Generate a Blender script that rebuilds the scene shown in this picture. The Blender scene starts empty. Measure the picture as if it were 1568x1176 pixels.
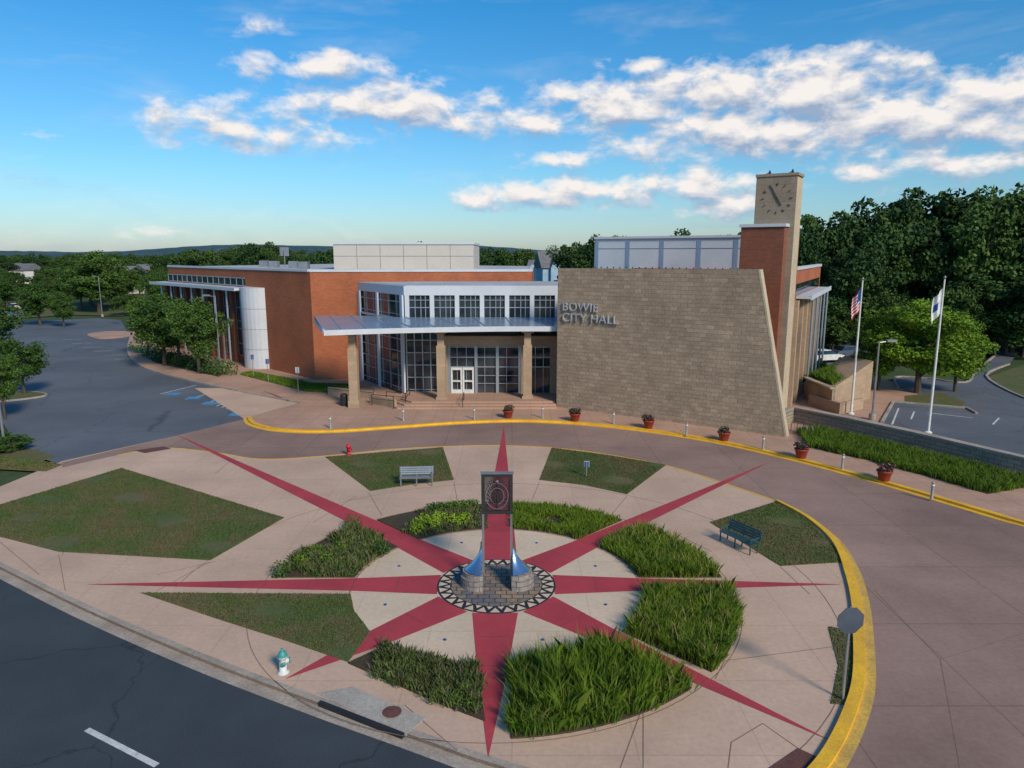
import bpy, bmesh, math, random
import numpy as np
from mathutils import Matrix, Vector
random.seed(7); rng=np.random.default_rng(7)
sc=bpy.context.scene
sc.view_settings.view_transform='Standard'; sc.view_settings.look='None'; sc.view_settings.exposure=0
COL=sc.collection
# ------------------------------------------------------------------ survey: plan position (metres) of photographed ground points
H=12.5; F=1088.0; TH=math.radians(10.4); S_,C_=math.sin(TH),math.cos(TH)
def G(px,py,z=0.0):
    u=(px-784)/F; v=(588-py)/F; t=(H-z)/(S_-C_*v)
    return (u*t,(C_+S_*v)*t)
def GL(l,z=0.0): return [G(a,b,z) for a,b in l]
def zat(py,Y):
    v=(588-py)/F; return H+Y*(-S_+C_*v)/(C_+S_*v)
def xat(px,py,Y):
    v=(588-py)/F; return (px-784)/F/(C_+S_*v)*Y
def smooth(p,n=5,closed=False):
    out=[];m=len(p)
    rngi=range(m) if closed else range(m-1)
    for i in rngi:
        if closed: a,b,c,d=p[(i-1)%m],p[i],p[(i+1)%m],p[(i+2)%m]
        else: a,b,c,d=p[max(i-1,0)],p[i],p[i+1],p[min(i+2,m-1)]
        for k in range(n):
            t=k/n
            out.append(tuple(.5*((2*b[j])+(c[j]-a[j])*t+(2*a[j]-5*b[j]+4*c[j]-d[j])*t*t+(-a[j]+3*b[j]-3*c[j]+d[j])*t**3) for j in (0,1)))
    if not closed: out.append(tuple(p[-1]))
    return out
# ------------------------------------------------------------------ materials
def nodes(name):
    m=bpy.data.materials.new(name); m.use_nodes=True; nt=m.node_tree
    return m,nt,nt.nodes['Principled BSDF']
def rgb(c): return (c[0],c[1],c[2],1)
def noise(nt,vec,scale,detail=4,rough=.55):
    n=nt.nodes.new('ShaderNodeTexNoise'); n.inputs['Scale'].default_value=scale
    n.inputs['Detail'].default_value=detail; n.inputs['Roughness'].default_value=rough
    nt.links.new(vec,n.inputs['Vector']); return n.outputs['Fac']
def mixc(nt,f,a,b,mode='MIX'):
    n=nt.nodes.new('ShaderNodeMix'); n.data_type='RGBA'; n.blend_type=mode
    for s,x in ((n.inputs[0],f),(n.inputs[6],a),(n.inputs[7],b)):
        if isinstance(x,(int,float)): s.default_value=x
        elif isinstance(x,tuple): s.default_value=rgb(x)
        else: nt.links.new(x,s)
    return n.outputs[2]
def ramp(nt,f,a,b,c0=(0,0,0),c1=(1,1,1)):
    n=nt.nodes.new('ShaderNodeValToRGB'); e=n.color_ramp.elements
    e[0].position=a;e[1].position=b;e[0].color=rgb(c0);e[1].color=rgb(c1); nt.links.new(f,n.inputs[0]); return n.outputs[0]
def bump(nt,p,h,st,dist=.02):
    b=nt.nodes.new('ShaderNodeBump'); b.inputs['Strength'].default_value=st; b.inputs['Distance'].default_value=dist
    nt.links.new(h,b.inputs['Height']); nt.links.new(b.outputs[0],p.inputs['Normal'])
def mat(name,c1,c2=None,s1=.3,s2=8,rough=.85,metal=0,bm=.3,bd=.01,fine=.25,spec=.3,crack=0,patch=None):
    m,nt,p=nodes(name); c2=c2 or tuple(x*.75 for x in c1)
    tc=nt.nodes.new('ShaderNodeTexCoord').outputs['Object']
    a=ramp(nt,noise(nt,tc,s1,5,.6),.35,.65); col=mixc(nt,a,c1,c2)
    if patch: col=mixc(nt,ramp(nt,noise(nt,tc,patch[0],7,.7),.52,.68),col,patch[1])
    f=noise(nt,tc,s2,6,.65); dark=ramp(nt,f,.3,.7,(1-fine,)*3,(1+fine,)*3)
    col=mixc(nt,1.0,col,dark,'MULTIPLY')
    if crack:
        n=nt.nodes.new('ShaderNodeTexNoise');n.inputs['Scale'].default_value=.8;n.inputs['Detail'].default_value=5;nt.links.new(tc,n.inputs['Vector'])
        mv=nt.nodes.new('ShaderNodeVectorMath');mv.operation='MULTIPLY_ADD';nt.links.new(n.outputs['Color'],mv.inputs[0]);mv.inputs[1].default_value=(1.6,1.6,0);nt.links.new(tc,mv.inputs[2])
        v=nt.nodes.new('ShaderNodeTexVoronoi');v.feature='DISTANCE_TO_EDGE';v.inputs['Scale'].default_value=crack;nt.links.new(mv.outputs[0],v.inputs['Vector'])
        col=mixc(nt,1.0,col,ramp(nt,v.outputs['Distance'],.0,.008,(.6,)*3,(1,)*3),'MULTIPLY')
    nt.links.new(col,p.inputs['Base Color']); p.inputs['Roughness'].default_value=rough
    p.inputs['Metallic'].default_value=metal; p.inputs['Specular IOR Level'].default_value=spec
    if bm: bump(nt,p,f,bm,bd)
    return m
def brickmat(name,c1,c2,mort,w,h,ms,rough=.9,bm=.4,bd=.01,off=.5,stain=(.8,1.1),sm=.25,bias=0,weather=.15,blot=None):
    m,nt,p=nodes(name)
    t=nt.nodes.new('ShaderNodeTexCoord')
    def bt(w,h,ms,c1,c2,mort,bias):
        b=nt.nodes.new('ShaderNodeTexBrick'); b.offset=off
        b.inputs['Color1'].default_value=rgb(c1);b.inputs['Color2'].default_value=rgb(c2);b.inputs['Mortar'].default_value=rgb(mort)
        b.inputs['Scale'].default_value=1;b.inputs['Mortar Size'].default_value=ms;b.inputs['Mortar Smooth'].default_value=.2
        b.inputs['Bias'].default_value=bias;b.inputs['Brick Width'].default_value=w;b.inputs['Row Height'].default_value=h
        nt.links.new(t.outputs['UV'],b.inputs['Vector']); return b
    b=bt(w,h,ms,c1,c2,mort,bias); base=b.outputs['Color']
    if blot: # a few paler blocks, snapped to the coursing
        b2=bt(w,h,0,blot,(1,1,1),(1,1,1),.8); base=mixc(nt,1.0,base,b2.outputs['Color'],'MULTIPLY')
    n=noise(nt,t.outputs['Object'],sm,6,.65)
    col=mixc(nt,1.0,base,ramp(nt,n,.3,.7,(stain[0],)*3,(stain[1],)*3),'MULTIPLY')
    n2=noise(nt,t.outputs['Object'],6,6,.7)
    col=mixc(nt,1.0,col,ramp(nt,n2,.3,.7,(1-weather,)*3,(1+weather,)*3),'MULTIPLY')
    nt.links.new(col,p.inputs['Base Color']);p.inputs['Roughness'].default_value=rough
    p.inputs['Specular IOR Level'].default_value=.25
    if bm:
        bb=nt.nodes.new('ShaderNodeMath');bb.operation='SUBTRACT';nt.links.new(n2,bb.inputs[0]);nt.links.new(b.outputs['Fac'],bb.inputs[1])
        bump(nt,p,bb.outputs[0],bm,bd)
    return m
def leafmat(name,c1,c2,c3,ns=.7,tr=0,ov=((.72,.8,.8),(1.2,1.12,1.0))):
    m,nt,p=nodes(name)
    tc=nt.nodes.new('ShaderNodeTexCoord').outputs['Object']
    geo=nt.nodes.new('ShaderNodeNewGeometry'); oi=nt.nodes.new('ShaderNodeObjectInfo')
    col=mixc(nt,ramp(nt,noise(nt,tc,ns,3),.38,.62),c1,c2)
    col=mixc(nt,ramp(nt,geo.outputs['Random Per Island'],.55,1),col,c3)
    col=mixc(nt,1.0,col,ramp(nt,oi.outputs['Random'],0,1,ov[0],ov[1]),'MULTIPLY')
    nt.links.new(col,p.inputs['Base Color']); p.inputs['Roughness'].default_value=.7; p.inputs['Specular IOR Level'].default_value=.2
    if tr:
        t=nt.nodes.new('ShaderNodeBsdfTranslucent'); nt.links.new(col,t.inputs[0])
        mx=nt.nodes.new('ShaderNodeMixShader'); mx.inputs[0].default_value=tr
        nt.links.new(p.outputs[0],mx.inputs[1]);nt.links.new(t.outputs[0],mx.inputs[2])
        nt.links.new(mx.outputs[0],nt.nodes['Material Output'].inputs[0])
    return m
M={}
M['plaza']=brickmat('concrete_paving',(.545,.375,.275),(.52,.355,.26),(.43,.29,.21),3.2,3.2,.016,bm=.12,off=0,stain=(.82,1.1),sm=.2,weather=.1)
M['inner']=brickmat('pale_concrete',(.62,.475,.345),(.59,.455,.33),(.48,.36,.26),2.75,2.75,.014,bm=.12,off=0,stain=(.84,1.08),weather=.1)
M['drive']=brickmat('drive_concrete',(.315,.205,.165),(.295,.19,.155),(.2,.135,.11),4.5,4.5,.022,bm=.15,off=0,stain=(.62,1.15),sm=.11,weather=.12)
M['walk']=brickmat('sidewalk_paving',(.46,.28,.20),(.42,.26,.185),(.28,.18,.13),1.5,1.5,.018,bm=.15,off=0,stain=(.8,1.1),weather=.1)
M['red']=mat('red_pigmented_concrete',(.42,.05,.065),(.33,.04,.055),.5,14,fine=.15,bm=.15)
M['asph']=mat('asphalt',(.050,.060,.068),(.036,.044,.052),.25,25,rough=.8,fine=.3,bm=.4,crack=.16)
M['asph2']=mat('lot_asphalt',(.125,.135,.155),(.09,.10,.115),.12,12,rough=.8,fine=.2,bm=.3,crack=.12)
M['ground']=mat('ground_grass',(.055,.085,.025),(.04,.06,.02),.05,2,fine=.3)
M['lawn']=mat('lawn_grass',(.07,.10,.026),(.12,.105,.045),.35,14,fine=.45,bm=.8,bd=.03,patch=(.7,(.15,.105,.055)))
M['mulch']=mat('mulch',(.075,.05,.03),(.05,.045,.02),1,14,fine=.4,bm=1,bd=.05)
M['yellow']=mat('yellow_curb_paint',(.80,.45,.03),(.64,.35,.035),1.2,12,fine=.18,rough=.6)
M['yellow2']=mat('dull_yellow_paint',(.60,.38,.07),(.45,.29,.08),1.2,12,fine=.25,rough=.7)  # duller yellow than the kerb, for the gutter strip
M['white']=mat('white_road_paint',(.62,.62,.6),(.4,.4,.4),2,12,fine=.2)
M['blue']=mat('blue_road_paint',(.05,.28,.5),(.08,.2,.35),2,12,fine=.25)
M['curb']=mat('kerb_concrete',(.40,.33,.27),(.28,.23,.19),.7,10,fine=.25)
M['slab']=mat('drain_concrete',(.40,.36,.31),(.33,.29,.25),.7,10,fine=.2)
M['brick']=brickmat('red_brick',(.42,.125,.055),(.35,.10,.045),(.32,.16,.095),.4,.13,.012,stain=(.82,1.12),sm=.3,weather=.12)
M['brickd']=brickmat('dark_brick',(.25,.085,.05),(.2,.07,.04),(.2,.11,.08),.4,.13,.012,stain=(.8,1.1))
M['stone']=brickmat('limestone_blocks',(.39,.29,.20),(.31,.232,.162),(.27,.205,.148),.56,.30,.010,stain=(.84,1.12),sm=.35,bm=.9,bd=.03,weather=.2,off=.37,blot=(1.35,1.38,1.42))
M['tower']=brickmat('tower_limestone',(.33,.26,.19),(.28,.22,.165),(.22,.175,.13),1.2,.6,.012,stain=(.8,1.1),weather=.15)
M['edge']=mat('pale_coping_and_lit_edge',(.5,.40,.28),(.42,.34,.24),1,6,fine=.15)  # planter coping; lighter tan also paints sunlight on wall end and tower side
M['tan']=brickmat('tan_masonry',(.44,.315,.21),(.38,.27,.18),(.3,.23,.16),.8,.4,.01,weather=.1)
M['rwall']=brickmat('retaining_stone',(.33,.28,.22),(.25,.21,.17),(.15,.13,.1),.7,.25,.015,bm=.8,bd=.03,weather=.2)
M['metal']=mat('white_metal_panel',(.56,.58,.62),(.51,.53,.57),.4,5,rough=.45,fine=.06,bm=0)
M['letter']=mat('letter_metal',(.42,.44,.47),None,1,5,rough=.4,fine=.06,bm=0)
M['panel']=mat('beige_metal_panel',(.54,.49,.44),(.50,.455,.41),.4,5,rough=.5,fine=.06,bm=0)
M['seam']=mat('panel_seam',(.22,.30,.42),(.2,.27,.38),1,5,fine=.05,bm=0)
M['seam2']=mat('panel_joint',(.3,.28,.26),None,1,5,fine=.05,bm=0)
M['joint']=mat('dark_joint',(.24,.16,.12),None,1,5,fine=.1,bm=0)
M['roof']=mat('roof_membrane',(.44,.45,.47),(.34,.35,.37),.2,3,fine=.12)
M['silver']=mat('silver_mullion',(.38,.42,.47),(.33,.37,.42),1,5,rough=.35,metal=.5,fine=.08,bm=0)
M['canopy']=mat('canopy_glass_metal',(.36,.46,.58),(.31,.40,.51),.6,3,rough=.25,metal=.6,fine=.08,bm=0)
M['dark']=mat('dark_metal',(.025,.027,.03),None,1,8,rough=.5,fine=.1,bm=0)
M['bronze']=mat('dark_bronze',(.055,.055,.058),(.04,.038,.038),2,8,rough=.45,metal=.4,fine=.2,bm=0)
M['clock']=mat('clock_metal',(.09,.08,.07),None,2,8,rough=.5,fine=.1,bm=0)
M['grey']=mat('grey_metal',(.33,.34,.36),None,1,8,rough=.4,metal=.6,fine=.1,bm=0)
M['signback']=mat('galvanised_back',(.10,.12,.16),None,1,8,rough=.5,metal=.3,fine=.1,bm=0)
M['chrome']=mat('brushed_steel',(.45,.55,.68),(.55,.62,.72),2,9,rough=.2,metal=.95,fine=.08,bm=0)
M['teal']=mat('dark_teal_paint',(.03,.09,.10),None,1,8,rough=.45,fine=.1,bm=0)
M['rust']=mat('rusty_iron',(.15,.06,.05),(.10,.045,.04),3,20,fine=.3)
M['pot']=mat('terracotta_glaze',(.30,.04,.025),(.22,.035,.02),2,9,rough=.5,fine=.15)
M['hred']=mat('red_enamel',(.5,.02,.03),None,2,9,rough=.4,fine=.1,bm=0)
M['hteal']=mat('teal_enamel',(.05,.28,.26),None,2,9,rough=.4,fine=.15,bm=0)
M['wht']=mat('white_enamel',(.7,.7,.68),(.55,.55,.53),2,9,rough=.45,fine=.12,bm=0)
M['post']=mat('bollard_paint',(.30,.28,.26),(.24,.23,.22),2,9,rough=.5,fine=.15,bm=0)
M['blu']=mat('blue_sign_paint',(.02,.08,.3),None,2,9,rough=.4,fine=.1,bm=0)
M['fred']=mat('flag_red',(.5,.02,.04),None,2,9,fine=.1,bm=0)
M['slate']=brickmat('slate_pavers',(.13,.13,.14),(.30,.21,.14),(.05,.05,.05),.42,.3,.02,weather=.3,bm=.6)
M['drum']=brickmat('stone_drum',(.30,.27,.25),(.24,.2,.18),(.12,.1,.09),.4,.2,.015,weather=.2)
M['bark']=mat('bark',(.10,.075,.055),(.06,.045,.035),1.5,12,fine=.3,bm=.8,bd=.05)
M['shingle']=mat('roof_shingles',(.17,.17,.18),(.13,.13,.14),1,8)
M['siding']=mat('pale_siding',(.7,.68,.66),(.65,.63,.6),1,5,fine=.06)
M['bluesid']=mat('blue_siding',(.35,.5,.65),None,1,5,fine=.06)
M['hill']=mat('hazy_wooded_hill',(.045,.085,.10),(.03,.065,.08),.02,.12,fine=.4)  # distance haze put into the hill colour as a blue cast
m,nt,p=nodes('window_glass')
tc=nt.nodes.new('ShaderNodeTexCoord').outputs['Object']
nt.links.new(mixc(nt,ramp(nt,noise(nt,tc,.45,3),.4,.65),(.012,.017,.024),(.05,.06,.07)),p.inputs['Base Color'])
p.inputs['Roughness'].default_value=.05;p.inputs['Specular IOR Level'].default_value=.7;M['glass']=m
M['leaf']=leafmat('leaves',(.06,.12,.02),(.028,.065,.014),(.09,.16,.03))
M['leafd']=leafmat('forest_leaves',(.045,.095,.02),(.018,.046,.014),(.065,.12,.026),.45,0,((.55,.66,.72),(1.4,1.25,1.0)))
M['leafb']=leafmat('bright_leaves',(.15,.27,.02),(.07,.155,.016),(.20,.31,.035),.7,.2)
M['blade']=leafmat('tall_grass_blades',(.14,.235,.018),(.075,.145,.016),(.20,.27,.04),.9,.15)
M['seed']=leafmat('seed_heads',(.28,.22,.10),(.22,.2,.08),(.3,.26,.14),.9)
M['blade2']=leafmat('flower_bed_leaves',(.10,.15,.035),(.055,.085,.025),(.17,.14,.10),1.6)
M['lime']=leafmat('lime_leaves',(.26,.40,.02),(.18,.30,.02),(.32,.42,.04),1.6,.2)
M['lblade']=leafmat('lawn_blades',(.075,.12,.03),(.145,.12,.055),(.12,.13,.045),.35)
M['flower']=leafmat('flower_leaves',(.04,.07,.03),(.03,.05,.02),(.35,.08,.16),3)
# ------------------------------------------------------------------ mesh helpers
def empty(name,loc=(0,0,0),rot=0):
    e=bpy.data.objects.new(name,None); COL.objects.link(e); e.location=loc; e.rotation_euler[2]=rot; e.empty_display_size=.3; return e
def autouv(me):
    n=len(me.loops)
    if not n: return
    uv=me.uv_layers.new(name='UVMap'); co=np.empty(len(me.vertices)*3); me.vertices.foreach_get('co',co); co=co.reshape(-1,3)
    li=np.empty(n,dtype=np.int32); me.loops.foreach_get('vertex_index',li)
    out=np.empty((n,2))
    for p in me.polygons:
        nx,ny,nz=p.normal; sl=slice(p.loop_start,p.loop_start+p.loop_total); c=co[li[sl]]
        if abs(nz)>.7: out[sl]=c[:,:2]
        else:
            l=math.hypot(nx,ny) or 1; out[sl,0]=(-ny*c[:,0]+nx*c[:,1])/l; out[sl,1]=c[:,2]
    uv.data.foreach_set('uv',out.ravel())
class Part:
    def __init__(s,name,mt,parent=None): s.n=name;s.m=mt;s.p=parent;s.v=[];s.f=[]
    def hexa(s,p):
        b=len(s.v); s.v+=[tuple(q) for q in p]
        s.f+=[(b+3,b+2,b+1,b),(b+4,b+5,b+6,b+7)]+[(b+i,b+(i+1)%4,b+4+(i+1)%4,b+4+i) for i in range(4)]; return s
    def box(s,fr,s0,s1,d0,d1,z0,z1):
        ox,oy,ax,ay=fr; nx,ny=ay,-ax
        q=[(ox+ax*a+nx*d,oy+ay*a+ny*d) for a,d in ((s0,d0),(s1,d0),(s1,d1),(s0,d1))]
        return s.hexa([(x,y,z0) for x,y in q]+[(x,y,z1) for x,y in q])
    def prism(s,pts,z0,z1):
        n=len(pts)
        ar=sum(pts[i][0]*pts[(i+1)%n][1]-pts[(i+1)%n][0]*pts[i][1] for i in range(n))
        if ar<0: pts=pts[::-1]
        b=len(s.v); s.v+=[(x,y,z0) for x,y in pts]+[(x,y,z1) for x,y in pts]
        s.f+=[tuple(range(b+n-1,b-1,-1)),tuple(range(b+n,b+2*n))]+[(b+i,b+(i+1)%n,b+n+(i+1)%n,b+n+i) for i in range(n)]; return s
    def tube(s,p,q,r0,r1=None,n=8,cap=True):
        r1=r0 if r1 is None else r1; p=Vector(p);q=Vector(q);d=(q-p).normalized()
        u=d.orthogonal().normalized(); w=d.cross(u); b=len(s.v)
        for c,r in ((p,r0),(q,r1)):
            for i in range(n):
                a=2*math.pi*i/n; s.v.append(tuple(c+u*math.cos(a)*r+w*math.sin(a)*r))
        s.f+=[(b+i,b+(i+1)%n,b+n+(i+1)%n,b+n+i) for i in range(n)]
        if cap: s.f+=[tuple(range(b+n-1,b-1,-1)),tuple(range(b+n,b+2*n))]
        return s
    def lathe(s,x,y,prof,n=16,a0=0,a1=2*math.pi):
        full=abs(a1-a0-2*math.pi)<1e-4; k=n if full else n+1; b=len(s.v)
        for r,z in prof:
            for i in range(k):
                a=a0+(a1-a0)*i/n; s.v.append((x+r*math.cos(a),y+r*math.sin(a),z))
        for j in range(len(prof)-1):
            for i in range(n):
                i2=(i+1)%k; s.f.append((b+j*k+i,b+j*k+i2,b+(j+1)*k+i2,b+(j+1)*k+i))
        return s
    def ribbon(s,pts,w,z0,z1,off=0):
        n=len(pts);L=[];R=[]
        for i in range(n):
            a=pts[max(i-1,0)];c=pts[min(i+1,n-1)];dx,dy=c[0]-a[0],c[1]-a[1];l=math.hypot(dx,dy) or 1;nx,ny=-dy/l,dx/l
            ww=w[i] if isinstance(w,list) else w
            of=off[i] if isinstance(off,list) else off
            L.append((pts[i][0]+nx*(of+ww/2),pts[i][1]+ny*(of+ww/2)));R.append((pts[i][0]+nx*(of-ww/2),pts[i][1]+ny*(of-ww/2)))
        for i in range(n-1):
            q=[R[i],R[i+1],L[i+1],L[i]]
            b=len(s.v); s.v+=[(x,y,z0) for x,y in q]+[(x,y,z1) for x,y in q]
            s.f+=[(b+4,b+5,b+6,b+7),(b,b+1,b+5,b+4),(b+2,b+3,b+7,b+6)]
            if i==0: s.f.append((b+3,b,b+4,b+7))
            if i==n-2: s.f.append((b+1,b+2,b+6,b+5))
        return s
    def poly(s,pts,z):
        n=len(pts); ar=sum(pts[i][0]*pts[(i+1)%n][1]-pts[(i+1)%n][0]*pts[i][1] for i in range(n))
        if ar<0: pts=pts[::-1]
        b=len(s.v); s.v+=[(x,y,z) for x,y in pts]; s.f.append(tuple(range(b,b+n))); return s
    def done(s,sm=False,recalc=False):
        me=bpy.data.meshes.new(s.n); me.from_pydata(s.v,[],s.f)
        if recalc:
            bm=bmesh.new();bm.from_mesh(me);bmesh.ops.recalc_face_normals(bm,faces=bm.faces);bm.to_mesh(me);bm.free()
        me.update(); autouv(me); me.materials.append(M[s.m])
        if sm: me.polygons.foreach_set('use_smooth',[True]*len(me.polygons))
        o=bpy.data.objects.new(s.n,me); COL.objects.link(o)
        if s.p: o.parent=s.p
        return o
def sheet(name,pts,z,mt,parent=None): return Part(name,mt,parent).poly(pts,z).done()
def soup(name,arr,mt,parent=None):
    N,k,_=arr.shape; me=bpy.data.meshes.new(name); me.vertices.add(N*k); me.vertices.foreach_set('co',arr.astype(np.float32).ravel())
    me.loops.add(N*k); me.loops.foreach_set('vertex_index',np.arange(N*k,dtype=np.int32))
    me.polygons.add(N); me.polygons.foreach_set('loop_start',np.arange(0,N*k,k,dtype=np.int32)); me.polygons.foreach_set('loop_total',np.full(N,k,dtype=np.int32))
    me.update(calc_edges=True); me.materials.append(M[mt]); o=bpy.data.objects.new(name,me); COL.objects.link(o)
    if parent: o.parent=parent
    return o
def inpoly(P,poly):
    x,y=P[:,0],P[:,1]; c=np.zeros(len(P),bool); n=len(poly)
    for i in range(n):
        x1,y1=poly[i];x2,y2=poly[(i+1)%n]
        cond=((y1>y)!=(y2>y)); xs=(x2-x1)*(y-y1)/((y2-y1) if y2!=y1 else 1e-9)+x1; c^=cond&(x<xs)
    return c
def sample(poly,dens):
    a=np.array(poly); lo=a.min(0);hi=a.max(0); n=int((hi-lo).prod()*dens); P=lo+rng.random((n,2))*(hi-lo); return P[inpoly(P,poly)]
def blades(name,poly,dens,h,w,mt,z=0,lean=.35,parent=None,tuft=0,patch=None):
    P=sample(poly,dens)
    if patch is not None:
        k=np.sin(P[:,0]*1.7+1)+np.sin(P[:,1]*2.1)+np.sin((P[:,0]+P[:,1])*1.1)+rng.normal(0,.3,len(P)); P=P[k>patch]
    if tuft:
        c=P[rng.integers(0,len(P),max(1,len(P)//tuft))]; idx=rng.integers(0,len(c),len(P)); off=rng.normal(0,.09,(len(P),2)); B=c[idx]+off; dirv=off/(np.linalg.norm(off,axis=1,keepdims=True)+1e-6); sc_=(.6+.65*rng.random(len(c)))[idx]
    else: B=P; a=rng.random(len(P))*6.283; dirv=np.stack([np.cos(a),np.sin(a)],1); sc_=1
    N=len(B); hh=h*(.55+.7*rng.random(N))*sc_; ln=hh*lean*(.3+rng.random(N))
    a=rng.random(N)*6.283; wv=np.stack([np.cos(a),np.sin(a)],1)*w/2
    z0=np.full(N,z)
    p0=np.column_stack([B-wv,z0]);p1=np.column_stack([B+wv,z0])
    mid=B+dirv*(ln*.35)[:,None]
    p2=np.column_stack([mid+wv*.8,z0+hh*.65]);p3=np.column_stack([B+dirv*ln[:,None],z0+hh]);p4=np.column_stack([mid-wv*.8,z0+hh*.65])
    return soup(name,np.stack([p0,p1,p2,p3,p4],1),mt,parent)
def leaves(centers,radii,per,size):
    out=[]
    for c,r in zip(centers,radii):
        d=rng.normal(size=(per,3)); d/=np.linalg.norm(d,axis=1,keepdims=True); d[:,2]*=.75
        P=np.array(c)+d*(r*(.45+.65*rng.random((per,1))**.7))
        a=rng.normal(size=(per,3))+d*.8+np.array([0,0,.5]);a/=np.linalg.norm(a,axis=1,keepdims=True)
        b=np.cross(a,rng.normal(size=(per,3)));b/=np.linalg.norm(b,axis=1,keepdims=True);c2=np.cross(a,b)
        s=size*(.6+.8*rng.random((per,1)))
        out.append(np.stack([P-b*s*.5,P+c2*s*.32,P+b*s*.5,P-c2*s*.32],1))
    return np.concatenate(out)
def treemesh(name,mt,nc=60,per=130,size=.3,R=3.6,zc=6.3,hz=3.6,base=2.2,nl=7,lv=.5):
    cs=[];rs=[]
    lob=rng.normal(size=(nl,3)); lob/=np.linalg.norm(lob,axis=1,keepdims=True); lw=1.1-lv+lv*rng.random(nl)
    while len(cs)<nc:
        d=rng.normal(size=3);d/=np.linalg.norm(d); k=max(1e-3,(lob@d).max()); q=.70+.38*lw[(lob@d).argmax()]*k**3
        r=(rng.random()**.4)*q; z=zc+d[2]*hz*r
        w=1.0 if z>zc-1 else .9
        cs.append((d[0]*R*r*w,d[1]*R*r*w,z)); rs.append(.5+.65*rng.random())
    arr=leaves(cs,rs,per,size)
    t=Part('t','bark'); t.tube((0,0,-.1),(.08,.05,base+.6),.24,.17,8); t.tube((.08,.05,base+.6),(0,.1,zc+1.5),.17,.06,6)
    for i in range(9):
        a=i*2.4; z=base+.3+i*.4; c=cs[(i*5)%nc]; t.tube((.05,.05,z),(c[0]*.8,c[1]*.8,max(c[2]-.2,z+.5)),.09,.03,5)
    nv=len(t.v); N=len(arr); V=t.v+[tuple(v) for v in arr.reshape(-1,3)]
    Fc=t.f+[(nv+4*i,nv+4*i+1,nv+4*i+2,nv+4*i+3) for i in range(N)]
    me=bpy.data.meshes.new(name); me.from_pydata(V,[],Fc); me.materials.append(M['bark']);me.materials.append(M[mt])
    mi=np.ones(len(Fc),dtype=np.int32); mi[:len(t.f)]=0; me.polygons.foreach_set('material_index',mi); return me
def place(name,me,x,y,h,w=None,z=0,parent=None):
    o=bpy.data.objects.new(name,me);COL.objects.link(o); o.location=(x,y,z); w=w or h*.8
    o.scale=(w/8.2,w/8.2*random.uniform(.9,1.1),h/10.2); o.rotation_euler[2]=random.random()*6.28
    if parent:o.parent=parent
    return o
# ------------------------------------------------------------------ ground, roads
sheet('ground',[(-2500,-200),(2500,-200),(2500,4000),(-2500,4000)],-.16,'ground')
kerb=[(-60,52.5),(-34,35.6)]+smooth([G(0,868),G(130,932),G(300,1005),G(480,1073),G(620,1122),G(720,1158)],4)+[(3,14.2),(9,12.2),(30,8),(60,3)]
sheet('street',[(-120,92)]+[(x,y) for x,y in kerb]+[(60,-60),(-120,-60)],-.12,'asph')
leftedge=GL([(95,706),(0,745)])
plaza=kerb+[(110,0),(110,30),(34,60),(0,66),(-30,66),G(380,645),G(270,667)]+leftedge+[(-60,60)]
Part('plaza','plaza').prism(plaza[::-1],-.17,0).done()
k=Part('street_kerb','curb').ribbon(kerb,.22,-.15,.006,.11); k.ribbon(kerb,.4,-.14,-.108,-.2); k.done()
Part('street_lane_line','white').ribbon([(G(133,1117,-.12)),(G(240,1172,-.12))],.16,-.119,-.114).done()
lot=smooth(GL([(200,516),(196,540),(215,560),(250,573),(330,592),(400,606),(462,618)]),4)
sheet('parking_road',[(-140,160)]+GL([(-60,495),(45,492),(110,489),(150,487),(185,490)])+lot+GL([(450,628),(380,648),(270,670),(95,712),(30,690),(0,640),(-60,640),(-300,660)]),-.010,'asph2')
isl=smooth(GL([(135,512),(165,508),(198,509),(200,515),(160,519),(140,517)]),3,True)
Part('traffic_island','walk').prism(isl,-.02,.12).done()
isl=smooth(GL([(-40,598),(40,600),(72,604),(60,609),(0,616),(-40,618)]),3,True)
g=empty('grass_island'); Part('kerb','curb',g).prism(isl,-.02,.12).done()
cx=sum(p[0] for p in isl)/len(isl);cy=sum(p[1] for p in isl)/len(isl); isl2=[(cx+(x-cx)*.94,cy+(y-cy)*.9) for x,y in isl]
Part('turf','lawn',g).poly(isl2,.124).done()
far=GL([(0,489),(45,486),(110,482),(185,484),(215,480),(190,470),(0,472),(-100,480)]); sheet('verge_grass',far,-.006,'lawn')
# building-side sidewalk slab
yel=smooth(GL([(382,640),(390,650),(430,659),(505,661),(600,655),(700,648),(800,645),(900,650),(1000,661),(1100,677),(1200,699),(1290,722),(1400,753),(1568,803)]),5)+[(70,21)]
side=yel+[(80,30),(70,40),(40,62),(33,80),(10,95),(-46,112)]+GL([(200,508)])+lot
Part('sidewalk','walk').prism(side[::-1] ,-.05,.12).done()
inner=[(95,716),(180,697),(250,686),(330,693),(400,703),(500,698),(600,688),(700,683),(765,682),(850,686),(930,696),(1020,713),(1100,737),(1190,768),(1240,793),(1285,828),(1312,870),(1328,920),(1335,980),(1337,1050),(1322,1110),(1290,1176),(1240,1235)]
innerW=smooth(GL(inner),5)
sheet('driveway',innerW+[(20,10.1),(109,.5),(109,29)]+yel[::-1]+GL([(270,667),(95,708)]),.004,'drive')
yk=Part('yellow_kerb','yellow').ribbon(yel,.32,.0,.13,.0); yk.ribbon(yel,.3,.004,.012,-.31); yk.done()
il=smooth(GL(inner[1:14]),5)
Part('yellow_edge_line','yellow').ribbon(il,.12,.004,.010).done()
i2=smooth(GL(inner[13:]),5); n=len(i2); gr=[min(1,i/(n*.35)) for i in range(n)]
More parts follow.
